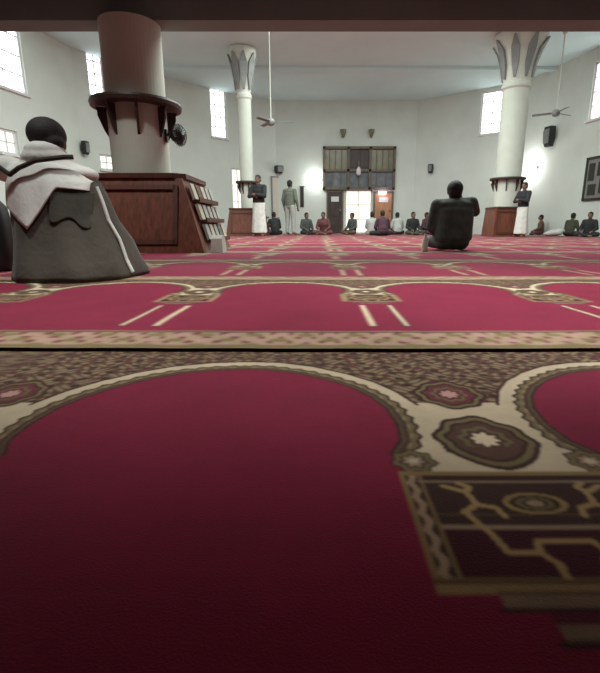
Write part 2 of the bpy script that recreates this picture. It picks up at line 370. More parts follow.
for x in (343, 371):
    x_, z_ = fp(x, 134)
    t = thing('wall_sconce', 'small pale wall sconce above the wooden screen, the %s one of two' % ('left' if x == 343 else 'right'), 'sconce', (x_, YF, z_), group='sconces above the wooden screen')
    bm = B(); box(bm, (0, -.02, 0), (.12, .04, .3), bev=.01); obj('back_plate', bm, M['grey'], t)
    bm = B(); lathe(bm, [(.06, -.12), (.12, .06), (.13, .14)], 16); obj('lamp_shade', bm, M['olive'], t, loc=(0, -.17, 0), smooth=True)
def leaf_door(n, x0, x1, y0, mm, win):
    xa_, zt_ = fp(x0, y0); xb_, _ = fp(x1, y0)
    r = bpy.data.objects.new('door_%d' % n, None); C.objects.link(r); r['kind'] = 'structure'; r.location = ((xa_+xb_)/2, YF, 0)
    ww = xb_-xa_; bm = B(); box(bm, (0, -.04, zt_/2+.01), (ww, .06, zt_-.02), bev=.01); obj('door_leaf', bm, mm, r)
    bm = B()
    for sx in (-1, 1): box(bm, (sx*(ww/2+.03), -.05, zt_/2+.01), (.07, .10, zt_))
    box(bm, (0, -.05, zt_+.02), (ww+.13, .10, .07)); obj('door_frame', bm, M['portal'], r)
    bm = B()
    for zz in (.3, .62): box(bm, (0, -.08, zt_*zz*.75+.1), (ww*.7, .03, zt_*.2), bev=.008)
    obj('raised_panel', bm, mm, r)
    bm = B(); box(bm, (0, -.08, zt_*.83), (ww*.55, .03, zt_*.12)); obj('door_window', bm, win, r)
    bm = B(); tube(bm, (ww*.38, -.07, 1.0), (ww*.38, -.14, 1.0), .02); ball(bm, (ww*.38, -.15, 1.0), .035); obj('door_handle', bm, M['grey'], r)
leaf_door(3, 328, 342, 192, M['portal_d'], M['trimw'])
leaf_door(4, 375, 392, 193, M['orange'], M['trimw'])
# ------------------------------------------------------------------ wall fittings
def on_wall(x, y, w=None):
    w = w or wallat(x); s_, z_, p_ = w.hit(x, y); return w, s_, z_, p_
def rzn(w): return math.atan2(w.n.y, w.n.x)+PI/2      # local -Y faces the room
def wall_lamp(x, y, wpx, label, m, power, col=(1, 1, .97), wall=None):
    w, s_, z_, p_ = on_wall(x, y, wall); sc = p_.y*math.cos(P)/450; L = wpx*sc
    t = thing('wall_lamp', label, 'lamp', p_, rzn(w))
    bm = B(); box(bm, (0, -.03, 0), (L, .06, .10), bev=.01); obj('lamp_housing', bm, M['grey'], t)
    bm = B(); tube(bm, (-L*.46, -.10, 0), (L*.46, -.10, 0), .05, n=14)
    obj('lamp_tube', bm, m, t, smooth=True)
    li = bpy.data.lights.new('lamp_light', 'POINT'); li.energy = power; li.color = col; li.shadow_soft_size = .12
    lo = bpy.data.objects.new('lamp_light', li); C.objects.link(lo); lo.location = p_+w.n*.35
wall_lamp(315, 180, 12, 'bright white wall lamp left of the wooden screen', M['lampw'], 16)
wall_lamp(532, 168, 17, 'bright white tube lamp on the right wall beside the far column', M['lampw'], 38)
wall_lamp(382, 193, 8, 'small pinkish lamp glowing above the orange door', M['lampp'], 6, (1, .75, .95), wall=fw)
def wall_speaker(x, y, wpx, hpx, label, wall=None, m='black'):
    w, s_, z_, p_ = on_wall(x, y, wall); sc = p_.y*math.cos(P)/450; a, h = wpx*sc, hpx*sc
    t = thing('wall_speaker', label, 'speaker', p_, rzn(w))
    bm = B(); rings = []
    for z, k in ((-h/2, .7), (-h*.2, .95), (h*.25, 1), (h/2, .9)): rings.append([(-a/2*k, -.10, z), (a/2*k, -.10, z), (a/2*k*.9, -.10-a*.6*k, z), (-a/2*k*.9, -.10-a*.6*k, z)])
    loft(bm, rings); obj('cabinet', bm, M[m], t)
    bm = B(); box(bm, (0, -.10-a*.60, h*.02), (a*.7, .02, h*.7), bev=.005); obj('grille', bm, M['grey'], t)
    bm = B(); box(bm, (0, -.05, 0), (.06, .10, .06)); box(bm, (0, -.01, 0), (.12, .02, .16)); obj('bracket', bm, M['grey'], t)
wall_speaker(554, 137, 10, 18, 'large black wall speaker high on the right wall')
wall_speaker(432, 169, 5, 8, 'small dark wall speaker above the seated man in the dark jacket')
wall_speaker(81, 148, 7, 12, 'small dark wall speaker on the left wall beside the big column')
wall_speaker(277, 170, 8, 7, 'small dark wall speaker above the pale notice board')
# framed board on the right wall
w, s_, z_, p_ = on_wall(599, 178, W['wall_right'])
t = thing('framed_board', 'grey board with dark panels in a dark frame on the right wall', 'board', p_, rzn(w))
bm = B(); box(bm, (0, -.02, 0), (.95, .03, 1.15)); obj('backing', bm, M['grey'], t)
bm = B()
for sx in (-1, 1): box(bm, (sx*.5, -.03, 0), (.07, .06, 1.25)); box(bm, (0, -.03, sx*.6), (1.07, .06, .07))
obj('frame', bm, M['robe_d'], t)
for (u, v, a, h) in ((-.28, .2, .22, .5), (.14, .26, .36, .4), (-.2, -.32, .3, .32), (.22, -.22, .26, .44)):
    bm = B(); box(bm, (u, -.045, v), (a, .02, h)); obj('panel', bm, M['robe_d'], t)
# pale notice board + dark hanging strip behind the standing men on the left
w, s_, z_, p_ = on_wall(284, 198, W['wall_far_left_corner'])
t = thing('notice_board', 'pale tall notice board on the far wall behind the grey-shirted standing man', 'board', p_, rzn(w))
bm = B(); box(bm, (0, -.02, 0), (1.2, .03, 1.7)); obj('backing', bm, M['dado'], t)
bm = B()
for sx in (-1, 1): box(bm, (sx*.6, -.03, 0), (.06, .05, 1.76)); box(bm, (0, -.03, sx*.86), (1.26, .05, .05))
obj('frame', bm, M['grey'], t)
w, s_, z_, p_ = on_wall(302, 197)
t = thing('hanging_strip', 'narrow dark hanging strip on the far wall left of the wall lamp', 'banner', p_, rzn(w))
bm = B(); box(bm, (0, -.03, 0), (.16, .015, .85)); obj('strip_cloth', bm, M['robe_d'], t)
bm = B(); tube(bm, (-.12, -.03, .44), (.12, -.03, .44), .015); obj('rod', bm, M['darkwood'], t)
# ceiling fans
def fan(x, y, Y, rot, label, R=.66):
    p_ = atY(x, y, Y); t = thing('ceiling_fan', label, 'fan', (p_.x, p_.y, CZ), rot, group='ceiling fans')
    z = p_.z-CZ
    bm = B(); tube(bm, (0, 0, z), (0, 0, -.02), .014, n=10); obj('down_rod', bm, M['column'], t)
    bm = B(); lathe(bm, [(.03, -.01), (.07, -.04), (.05, -.12), (.02, -.14)][::-1], 16); obj('ceiling_cap', bm, M['column'], t, smooth=True)
    bm = B(); lathe(bm, [(.02, z-.10), (.09, z-.07), (.11, z), (.09, z+.06), (.03, z+.09)], 20); obj('motor', bm, M['grey'], t, smooth=True)
    for k in range(3):
        a = 2*PI*k/3; bm = B(); mt = Matrix.Rotation(a, 4, 'Z') @ Matrix.Rotation(.22, 4, 'X')
        box(bm, (R*.58, 0, 0), (R*.80, .12, .012), bev=.004); box(bm, (.14, 0, 0), (.14, .04, .014))
        bmesh.ops.transform(bm, matrix=Matrix.Translation((0, 0, z)) @ mt, verts=bm.verts)
        obj('blade', bm, M['grey'], t)
fan(271, 122, 13.2, .0, 'grey ceiling fan on a long rod, the one nearer the left-hand slim column', .62)
fan(556, 113, 13.6, .5, 'grey ceiling fan on a long rod above the large wall speaker at right', .62)
# ------------------------------------------------------------------ columns, ring shelves, bookcases
def column(x, y, r, top, label, cap, near):
    t = thing('round_column', label, 'column', (x, y, 0))
    bm = B(); lathe(bm, [(r*1.08, FZ), (r*1.08, .12), (r, .15), (r, (4.1 if cap else top))]); obj('shaft', bm, M['column'], t, smooth=False)
    if cap:
        bm = B(); lathe(bm, [(r*.98, 4.02), (r*1.12, 4.08), (r*1.12, 4.16), (r*1.0, 4.22), (r*1.12, 4.6), (r*1.45, 5.0), (r*1.9, CZ-.18), (r*1.95, CZ-.02)]); cp = obj('capital', bm, M['column'], t)
        for k in range(8):
            a = 2*PI*k/8+.2; bm = B(); c_, s2 = math.cos(a), math.sin(a)
            rings = []
            for z, rr, wd in ((4.3, r*1.02, .03), (4.65, r*1.18, .09), (5.0, r*1.5, .11), (5.25, r*1.95, .02)):
                rings.append([(c_*rr-s2*q, s2*rr+c_*q, z) for q in (-wd, wd)]+[(c_*(rr+.05)-s2*q, s2*(rr+.05)+c_*q, z) for q in (wd, -wd)])
            loft(bm, rings); obj('capital_leaf', bm, M['grey'], cp)
    zr = 1.63
    bm = B(); n = 48; R1 = .50 if near else r+.14
    for (ra, za, rb, zb_) in ((r+.004, zr, R1, zr), (R1, zr, R1+.01, zr+.035), (R1+.01, zr+.035, R1, zr+.06), (R1, zr+.06, r+.004, zr+.045), (r+.004, zr+.045, r+.004, zr)):
        A = [bm.verts.new((ra*math.cos(2*PI*k/n), ra*math.sin(2*PI*k/n), za)) for k in range(n)]
        D = [bm.verts.new((rb*math.cos(2*PI*k/n), rb*math.sin(2*PI*k/n), zb_)) for k in range(n)]
        for k in range(n): bm.faces.new((A[k], A[(k+1) % n], D[(k+1) % n], D[k]))
    bmesh.ops.remove_doubles(bm, verts=bm.verts, dist=1e-5)
    sh = obj('ring_shelf', bm, M['darkwood'], t)
    for k in range(8):
        a = 2*PI*k/8+.35; bm = B(); c_, s2 = math.cos(a), math.sin(a)
        prof = [(r, zr-.01), (R1-.05, zr-.01), (R1-.07, zr-.05), (r+.10, zr-.10), (r+.04, zr-.26), (r, zr-.33)]
        rings = [[(c_*p-s2*q, s2*p+c_*q, z) for p, z in prof] for q in (-.014, .014)]
        loft(bm, rings); obj('shelf_bracket', bm, M['darkwood'], sh)
    return t
column(-2.12, 5.75, .33, 2.50, 'massive round column carrying the gallery beam at left, with a ring shelf', False, True)
column(5.60, 14.0, .36, CZ, 'tall round column with a flared capital at the right of the hall', True, False)
column(-2.25, 15.0, .21, CZ, 'slim tall round column with a capital in the middle distance at left', True, False)
BH = .85
def bookcase(x, y, ht, hb, label, r, detail):
    t = thing('column_bookcase', label, 'bookcase', (x, y, FZ)); t.scale = (1, .86, 1) if detail else (1, 1, 1)
    bm = B(); n = 32
    for z0, z1, a0, a1 in ((0, BH-.05, hb, ht),):
        Aq = [(-a0, -a0, z0), (a0, -a0, z0), (a0, a0, z0), (-a0, a0, z0)]; Dq = [(-a1, -a1, z1), (a1, -a1, z1), (a1, a1, z1), (-a1, a1, z1)]
        A = [bm.verts.new(p) for p in Aq]; D = [bm.verts.new(p) for p in Dq]
        for k in range(4): bm.faces.new((A[k], A[(k+1) % 4], D[(k+1) % 4], D[k]))
    obj('body', bm, M['redwood'], t)
    bm = B(); hh = ht+.03; ring = []
    for z in (BH-.05, BH):
        sq = []; ci = []
        for k in range(n):
            a = 2*PI*(k+.5)/n; c_, s2 = math.cos(a), math.sin(a); m_ = max(abs(c_), abs(s2)); sq.append(bm.verts.new((hh*c_/m_, hh*s2/m_, z))); ci.append(bm.verts.new(((r+.02)*c_, (r+.02)*s2, z)))
        for k in range(n): bm.faces.new((sq[k], sq[(k+1) % n], ci[(k+1) % n], ci[k]))
        ring.append((sq, ci))
    for q in (0, 1):
        for k in range(n): bm.faces.new((ring[0][q][k], ring[0][q][(k+1) % n], ring[1][q][(k+1) % n], ring[1][q][k]))
    obj('top', bm, M['redwood_d'], t)
    sl = math.atan((hb-ht)/BH)
    # raised panel on the front slope
    for face in range(4 if detail else 1):
        if face == 1: continue
        bm = B(); mt = Matrix.Rotation(face*PI/2, 4, 'Z') @ Matrix.Translation((0, -(ht+hb)/2-.006, BH/2-.02)) @ Matrix.Rotation(-sl, 4, 'X')
        ww = ht*2-.12; h2 = BH-.24
        for sx in (-1, 1): box(bm, (sx*ww/2, 0, 0), (.05, .03, h2+.05), mt); box(bm, (0, 0, sx*h2/2), (ww, .03, .05), mt)
        obj('panel_moulding', bm, M['redwood_d'], t)
    # ledges with books on the right slope
    for z in (.12, .34, .56):
        xs_ = hb+(ht-hb)*z/BH
        bm = B(); box(bm, (xs_+.035, 0, z), (.10, ht*1.8, .02)); box(bm, (xs_+.08, 0, z+.02), (.015, ht*1.8, .04)); obj('ledge', bm, M['redwood_d'], t)
    return t
bookcase(-2.12, 5.75, .62, .88, 'large sloping red-brown wooden bookcase around the foot of the massive column', .41, True)
bookcase(5.60, 14.0, .43, .48, 'dark red-brown wooden bookcase around the foot of the right-hand column', .37, False)
bookcase(-2.25, 15.0, .50, .62, 'small red-brown wooden bookcase around the foot of the slim far-left column', .28, False)
bk = [cloth('book_grey', (.42, .42, .38)), cloth('book_cream', (.55, .50, .40)), cloth('book_brown', (.16, .10, .07)), cloth('book_green', (.16, .2, .15))]
sl = math.atan(.26/BH); lev = ['bottom', 'middle', 'top']
pn = ['nearest the front corner', 'second from the front', 'middle of five', 'second from the back', 'nearest the back corner']
cn = ['grey', 'cream', 'brown', 'green']
for i, z in enumerate((.12, .34, .56)):
    for j in range(5):
        xs_ = .88-.26*z/BH; ci = random.choice([0, 0, 1, 1, 2, 3])
        t = thing('book', '%s book on the large bookcase\'s %s side ledge, %s' % (cn[ci], lev[i], pn[j]), 'book', (-2.12+xs_+.018, 5.75-.43+.215*j, FZ+z+.014), 0, 'books on the side ledges of the large bookcase')
        mt = Matrix.Rotation(-sl, 4, 'Y'); bm = B(); box(bm, (.012, 0, .085), (.022, .14, .165), mt); obj('pages', bm, M['white'], t)
        bm = B(); box(bm, (.026, 0, .087), (.004, .15, .175), mt); box(bm, (-.002, 0, .087), (.004, .15, .175), mt); box(bm, (.012, -.073, .087), (.03, .004, .175), mt); obj('cover', bm, bk[ci], t)
# loudspeaker fan on the massive column's right side
t = thing('wall_fan', 'dark wall fan fixed to the right side of the massive column', 'fan', (-1.79, 5.70, 1.33))
bm = B(); box(bm, (.01, 0, 0), (.02, .06, .14)); tube(bm, (.01, 0, .0), (.09, -.02, .06), .012); tube(bm, (.09, -.02, .06), (.12, -.02, .0), .012); obj('bracket', bm, M['black'], t)
bm = B(); mt = Matrix.Translation((.17, -.04, 0)) @ Matrix.Rotation(1.15, 4, 'Z') @ Matrix.Rotation(PI/2, 4, 'X')
for q in (-.035, 0, .035): bmesh.ops.create_cone(bm, segments=28, radius1=.125-abs(q), radius2=.125-abs(q), depth=.006, cap_ends=False, matrix=mt @ Matrix.Translation((0, 0, q)))
for k in range(14):
    a = PI*k/14
    for sgn_ in (-1, 1):
        tube(bm, mt @ Vector((-.122*math.cos(a), -.122*math.sin(a), .0)), mt @ Vector((0, 0, .05*sgn_)), .0035, n=5); tube(bm, mt @ Vector((.122*math.cos(a), .122*math.sin(a), .0)), mt @ Vector((0, 0, .05*sgn_)), .0035, n=5)
obj('fan_cage', bm, M['black'], t)
bm = B(); bmesh.ops.create_cone(bm, segments=20, radius1=.065, radius2=.05, depth=.10, cap_ends=True, matrix=mt @ Matrix.Translation((0, 0, -.03))); obj('motor', bm, M['black'], t)
for k in range(4):
    bm = B(); box(bm, (.06, 0, 0), (.085, .07, .006), mt @ Matrix.Rotation(k*PI/2, 4, 'Z') @ Matrix.Rotation(.4, 4, 'X')); obj('blade', bm, M['grey'], t)
# small white carton by the bookcase, white bottle by the seated man
def carton(x, y, a, h, label):
    t = thing('white_carton', label, 'carton', (x, y, FZ), -.25)
    bm = B(); rings = [[(-a*k, -a*.7*k, z), (a*k, -a*.7*k, z), (a*k, a*.7*k, z), (-a*k, a*.7*k, z)] for z, k in ((0, 1), (h, .86))]; loft(bm, rings); obj('body', bm, M['white'], t)
    bm = B(); loft(bm, [[(-a*.86, -a*.6, h), (a*.86, -a*.6, h), (a*.86, a*.6, h), (-a*.86, a*.6, h)], [(-a*.86, -.005, h+.04), (a*.86, -.005, h+.04), (a*.86, .005, h+.04), (-a*.86, .005, h+.04)]]); obj('folded_top', bm, M['white'], t)
carton(atX(219, 5.2, .2), 5.15, .075, .15, 'small white carton on the carpet right of the large bookcase')
t = thing('water_bottle', 'small white bottle on the carpet left of the seated man in the dark jacket', 'bottle', (atX(425, 5.3, .1), 5.3, FZ))
bm = B(); lathe(bm, [(.030, 0), (.034, .01), (.034, .13), (.014, .165), (.013, .18)], 20); obj('bottle_body', bm, M['white'], t, smooth=True)
bm = B(); lathe(bm, [(.016, .178), (.016, .20)], 16); obj('cap', bm, M['white'], t)
# ------------------------------------------------------------------ people
def solid(name, bm, voxel, sm=4):
    """fuses the shapes into one continuous smooth surface and returns the mesh"""
    me = bpy.data.meshes.new(name); bm.to_mesh(me); bm.free(); o = bpy.data.objects.new('tmp', me); C.objects.link(o)
    r = o.modifiers.new('r', 'REMESH'); r.mode = 'VOXEL'; r.voxel_size = voxel; r.use_smooth_shade = True
    s = o.modifiers.new('s', 'SMOOTH'); s.factor = .5; s.iterations = sm
    dg = bpy.context.evaluated_depsgraph_get(); dg.update(); out = bpy.data.meshes.new_from_object(o.evaluated_get(dg)); out.name = name
    bpy.data.objects.remove(o); out.materials.clear(); out.materials.append(None)
    for p in out.polygons: p.use_smooth = True
    return out
def cap(bm, p0, r0, p1, r1=None):
    r1 = r0 if r1 is None else r1; ball(bm, p0, r0, n=14); ball(bm, p1, r1, n=14)
    if (Vector(p1)-Vector(p0)).length > 1e-4: tube(bm, p0, p1, r0, r1, n=14)
V = Vector
def hand(bm, wr, d, nrm, side):
    d = V(d).normalized(); nrm = V(nrm); nrm = (nrm-d*nrm.dot(d)).normalized(); lat = d.cross(nrm).normalized()*side
    for q in (-.024, -.008, .008, .024): cap(bm, V(wr), .018, V(wr)+d*.075+lat*q, .0115)
    for q, L in ((-.028, .058), (-.0095, .072), (.0095, .078), (.028, .070)):
        a = V(wr)+d*.078+lat*q; b_ = a+(d*.85+nrm*.45).normalized()*L*.55+lat*q*.12; c = b_+(d*.45+nrm*.9).normalized()*L*.45
        cap(bm, a, .0095, b_, .0085); cap(bm, b_, .0085, c, .007)
    a = V(wr)+d*.025+lat*.022; b_ = a+(d*.5+lat*.85+nrm*.3).normalized()*.042; c = b_+(d*.85+lat*.25+nrm*.4).normalized()*.032
    cap(bm, a, .0135, b_, .011); cap(bm, b_, .011, c, .0085)
def ell(bm, c, r, rot=None): ball(bm, c, r, rot, n=20)
# pose = joint positions, figure faces +Y
def pose_sit(raise_arm=False, lean=0.0):
    J = dict(pel=V((0, 0, .12)), wai=V((0, .0, .27)), che=V((0, .02+lean, .43)), neck=V((0, .03+lean, .60)), head=V((0, .055+lean*1.3, .735)),
             shl=V((-.175, .02+lean, .535)), shr=V((.175, .02+lean, .535)), ell=V((-.25, .06+lean, .29)), elr=V((.25, .06+lean, .29)), wrl=V((-.16, .27, .20)), wrr=V((.16, .27, .20)),
             hil=V((-.10, .02, .11)), hir=V((.10, .02, .11)), knl=V((-.34, .27, .10)), knr=V((.34, .27, .10)), anl=V((.07, .33, .055)), anr=V((-.07, .40, .055)),
             tol=V((.19, .38, .045)), tor=V((-.19, .44, .045)), hdl=(.3, 1, -.15), hdr=(-.3, 1, -.15), hn=(0, 0, -1))
    if raise_arm: J['elr'] = V((.29, .10, .50)); J['wrr'] = V((.17, .20, .64)); J['hdr'] = (-.6, -.1, .8); J['shr'] = V((.19, .03, .56)); J['hn2'] = (-.6, -.6, 0)
    return J
def pose_stand(arms='down'):
    J = dict(pel=V((0, 0, .93)), wai=V((0, 0, 1.08)), che=V((0, 0, 1.26)), neck=V((0, 0, 1.45)), head=V((0, .02, 1.60)),
             shl=V((-.185, 0, 1.39)), shr=V((.185, 0, 1.39)), ell=V((-.25, -.02, 1.12)), elr=V((.25, -.02, 1.12)), wrl=V((-.26, .07, .88)), wrr=V((.26, .07, .88)),
             hil=V((-.095, 0, .90)), hir=V((.095, 0, .90)), knl=V((-.11, .02, .50)), knr=V((.11, .02, .50)), anl=V((-.12, -.01, .09)), anr=V((.12, -.01, .09)),
             tol=V((-.15, .15, .035)), tor=V((.15, .15, .035)), hdl=(0, .1, -1), hdr=(0, .1, -1), hn=(0, 1, 0))
    if arms == 'fold': J['ell'] = V((-.24, .12, 1.13)); J['elr'] = V((.24, .12, 1.13)); J['wrl'] = V((-.02, .26, 1.17)); J['wrr'] = V((.02, .22, 1.13)); J['hdl'] = (1, .0, .1); J['hdr'] = (-1, .1, .1); J['hn'] = (0, -1, 0)
    return J
def pose_mid():
    J = pose_sit(True); J['knl'] = V((-.20, .30, .10)); J['knr'] = V((.20, .30, .10)); J['anl'] = V((-.04, .40, .055)); J['anr'] = V((.05, .44, .055)); J['tol'] = V((.07, .46, .045)); J['tor'] = V((-.06, .50, .045))
    J['shl'] = V((-.215, .02, .535)); J['ell'] = V((-.265, .05, .28)); J['wrl'] = V((-.18, .25, .22)); J['shr'] = V((.20, .03, .56)); J['elr'] = V((.27, .12, .46)); J['wrr'] = V((.13, .22, .60)); J['neck'].y += .02; J['head'] = V((-.005, .07, .690)); J['fat'] = 1.25; J['bighair'] = 1.12
    return J
def m_body(J, vx=.009):
    bm = B()
    ell(bm, J['pel'], (.15, .11, .11)); ell(bm, J['wai'], (.135, .10, .12)); ell(bm, J['che'], (.16, .11, .16)); ell(bm, (J['shl']+J['shr'])/2+V((0, 0, -.02)), (.17, .09, .07))
    cap(bm, J['neck']-V((0, 0, .05)), .06, J['neck']+V((0, .01, .06)), .054)
    h = J['head']; ell(bm, h+V((0, -.008, .015)), (.076, .095, .105)); ell(bm, h+V((0, .035, -.045)), (.055, .058, .06))
    cap(bm, h+V((0, .088, .012)), .009, h+V((0, .108, -.018)), .014); cap(bm, h+V((-.016, .085, -.056)), .010, h+V((.016, .085, -.056)), .010)
    for s in (-1, 1): ell(bm, h+V((s*.078, -.002, -.002)), (.010, .020, .032)); cap(bm, h+V((s*.02, .082, .034)), .010, h+V((s*.048, .074, .034)), .009)
    for s, q in ((-1, 'l'), (1, 'r')):
        cap(bm, J['sh'+q], .056, J['el'+q], .043) if q == 'r' else cap(bm, J['shl'], .056, J['ell'], .043)
        cap(bm, J['el'+q], .042, J['wr'+q], .026)
        hand(bm, J['wr'+q], J['hd'+q], J.get('hn2', J['hn']) if q == 'r' else J['hn'], -s)
        cap(bm, J['hi'+q], .085, J['kn'+q], .058); cap(bm, J['kn'+q], .056, J['an'+q], .036)
        cap(bm, J['an'+q]-V((0, 0, .012)), .036, J['to'+q], .028)
    return solid('body', bm, vx, 3)
def m_shirt(J, long=False, vx=.014):
    bm = B()
    f = J.get('fat', 1); ell(bm, J['wai']-V((0, 0, .03)), (.165*f, .128*f, .16)); ell(bm, J['che'], (.185*f, .132*f, .17)); ell(bm, (J['shl']+J['shr'])/2+V((0, 0, -.02)), (.195*f, .11*f, .085)); cap(bm, J['shl'], .07, J['neck']-V((0, 0, .05)), .07); cap(bm, J['shr'], .07, J['neck']-V((0, 0, .05)), .07); ell(bm, J['pel']+V((0, 0, .04)), (.178*f, .138*f, .10))
    cap(bm, J['neck']-V((0, 0, .045)), .078, J['neck']+V((0, 0, .0)), .066)
    for k in range(9):
        t_ = k/8; p_ = (J['pel']+V((0, 0, .04))).lerp(J['che']+V((0, 0, .03)), t_); ell(bm, p_, ((.180+.006*t_)*f, (.138-.004*t_)*f, .09))
    for q in 'lr':
        cap(bm, J['sh'+q], .073, J['el'+q], .060); e = J['wr'+q]-(J['wr'+q]-J['el'+q])*.08; cap(bm, J['el'+q], .059, e, .040)
    return solid('shirt', bm, vx, 4)
def m_trousers(J, vx=.014):
    bm = B(); ell(bm, J['pel']-V((0, 0, .0)), (.165, .125, .105))
    for q in 'lr':
        cap(bm, J['hi'+q], .102, J['kn'+q], .076); e = J['an'+q]-(J['an'+q]-J['kn'+q])*.05; cap(bm, J['kn'+q], .074, e, .055)
    return solid('trousers', bm, vx, 4)
def m_skirt(J, vx=.016):
    bm = B(); rings = []
    for z, rx, ry in ((.10, .235, .185), (.5, .205, .16), (.88, .175, .135), (1.0, .17, .13)):
        rings.append([(rx*(1+.05*math.sin(7*2*PI*k/40)*(1-z))*math.cos(2*PI*k/40), ry*(1+.05*math.sin(7*2*PI*k/40)*(1-z))*math.sin(2*PI*k/40), z) for k in range(40)])
    loft(bm, rings); return solid('robe', bm, vx, 3)
def m_hair(J, vx=.008):
    bm = B(); h = J['head']; g = J.get('bighair', 1); ell(bm, h+V((0, -.018, .035)), (.084*g, .098*g, .096)); ell(bm, h+V((0, -.045, -.01)), (.074*g, .064*g, .08)); return solid('hair', bm, vx, 3)
def m_eye():
    bm = B(); ball(bm, (0, 0, 0), (.013, .007, .007), n=10); me = bpy.data.meshes.new('eye'); bm.to_mesh(me); bm.free(); me.materials.append(M['eye']); return me
EYE = m_eye(); cache = {}
def put_part(name, me, m, t):
    o = bpy.data.objects.new(name, me); C.objects.link(o); o.parent = t; o.material_slots[0].link = 'OBJECT'; o.material_slots[0].material = m; return o
def figure(key, J, label, loc, rz, top, bottom, robe=None, scale=1, hair='hair', skin='skin', vx=.010):
    if key not in cache: cache[key] = dict(body=m_body(J, vx), shirt=m_shirt(J), trousers=m_trousers(J), hair=m_hair(J), skirt=m_skirt(J) if 'stand' in key else None)
    c = cache[key]; t = thing('person', label, 'person', loc, rz); t.scale = (scale,)*3
    put_part('body', c['body'], M[skin], t); put_part('shirt', c['shirt'], top, t); put_part('hair', c['hair'], M[hair], t)
    put_part('trousers', c['trousers'], bottom, t)
    if robe: put_part('robe', c['skirt'], robe, t)
    for s in (-1, 1):
        e = bpy.data.objects.new('eye', EYE); C.objects.link(e); e.parent = t; e.location = J['head']+V((s*.033, .084, .018))
    return t
SIT = pose_sit(); STD = pose_stand(); FOLD = pose_stand('fold'); UP = pose_mid(); LEAN = pose_sit(False, .07)
blk = cloth('cloth_black', (.022, .022, .024)); dgr = cloth('cloth_dark_grey', (.07, .075, .07)); ggr = cloth('cloth_grey_green', (.16, .175, .14)); pal = cloth('cloth_pale_grey', (.42, .43, .40))
wht = cloth('cloth_white', (.66, .65, .60)); mrn = cloth('cloth_maroon', (.14, .05, .05)); brn = cloth('cloth_brown', (.14, .09, .06)); prp = cloth('cloth_dark_plum', (.07, .03, .045)); olv = cloth('cloth_dark_olive', (.06, .065, .04))
# middle man seen from behind, right arm raised
figure('up', UP, 'man in dark green-grey jacket sitting on the carpet, seen from behind with right elbow raised', (atX(454, 5.45, .3), 5.45, FZ), -.05, M['jacket'], M['jacket'], scale=.98, vx=.008)
# standing
figure('stand_fold', FOLD, 'standing person in black waistcoat over a long white robe beside the far-left bookcase', (atX(259, 13.9), 13.9, FZ), PI-.3, blk, wht, wht, 1.02)
figure('stand', STD, 'standing person in grey-green shirt and pale trousers before the pale notice board', (atX(290, 16.5), 16.5, FZ), -.5, ggr, pal, None, 1.08)
figure('stand_fold', FOLD, 'standing person in black top over a long white robe right of the right-hand bookcase', (atX(523, 12.9), 12.9, FZ), PI/2+.5, blk, wht, wht, .85)
# seated along the far side
crowd = [(275, 16.2, .5, blk, blk, 'dark-clothed person sitting between the two standing people at left'),
 (306, 17.0, -2.6, dgr, blk, 'dark grey clothed person sitting left of the dark brown door'),
 (324, 16.6, 2.9, mrn, mrn, 'maroon-clothed person sitting in front of the dark brown door'),
 (353, 17.2, 2.2, dgr, brn, 'grey and brown clothed person sitting in front of the bright doorway'),
 (384, 14.6, .2, prp, blk, 'person in dark plum clothes sitting below the pinkish lamp and orange door'),
 (372, 15.8, -.6, pal, wht, 'person in pale grey clothes sitting at the left of the orange door'),
 (399, 16.6, .3, pal, prp, 'pale grey shirted person sitting on the right side of the orange door'),
 (413, 16.2, 3.4, blk, olv, 'black-clothed person sitting left of the small dark-clothed listener by the big seated man'),
 (424, 16.8, -2.2, prp, prp, 'dark plum clothed person sitting closest to the left of the man in the dark jacket'),
 (543, 16.0, 1.2, brn, mrn, 'brown-clothed person sitting against the right wall beside the white-robed listener'),
 (572, 13.9, -1.1, olv, blk, 'dark olive clothed person sitting against the right wall'),
 (592, 13.0, 2.4, blk, blk, 'black-clothed person sitting farthest right below the framed board')]
for i, (x, Y, rz, a, b_, lb) in enumerate(crowd):
    figure('sit' if i % 2 else 'sitlean', SIT if i % 2 else LEAN, lb, (atX(x, Y), Y, FZ), rz, a, b_, None, .80 if x > 500 else .92)
# white folded cloth/bag lying among the people at right
bm = B(); ell(bm, (0, 0, .09), (.24, .15, .10)); ell(bm, (.16, .02, .13), (.13, .12, .09)); ell(bm, (-.2, 0, .06), (.12, .12, .06))
me = solid('white_bundle', bm, .02, 3); me.materials.clear(); o = link('white_bundle', me, M['white'], loc=(atX(557, 14.0), 14.0, FZ+.012)); tag(o, 'white cloth bundle lying on the carpet near the right wall', 'bundle')
# ------------------------------------------------------------------ the near person at left, wrapped in a white shawl and grey-brown robe
Y0 = 2.55; X0 = atX(43, Y0, .7)
t = thing('person', 'person sitting nearest at left, seen from behind, in white hooded shawl and grey-brown robe', 'person', (X0, Y0, FZ), 0)
J = pose_mid(); J['shl'] = V((-.17, .02, .52)); J['elr'] = V((.24, .06, .29)); J['wrr'] = V((.14, .25, .20)); J['wrl'] = V((-.10, .24, .22)); J['ell'] = V((-.20, .06, .29)); J['knl'] = V((-.12, .30, .10)); J['shr'] = V((.165, .02, .52)); J['hdr'] = (-.3, 1, -.15); J['hn2'] = J['hn']; J['head'] = V((0, .07, .712)); J['neck'] = V((0, .04, .59))
put_part('body', m_body(J, .009), M['skin'], t)
h = J['head']
bm = B(); ell(bm, h+V((0, -.02, .045)), (.093, .108, .088)); ell(bm, h+V((0.03, -.05, .0)), (.070, .06, .055)); o = put_part('hair', solid('hair', bm, .007, 3), M['hair'], t)
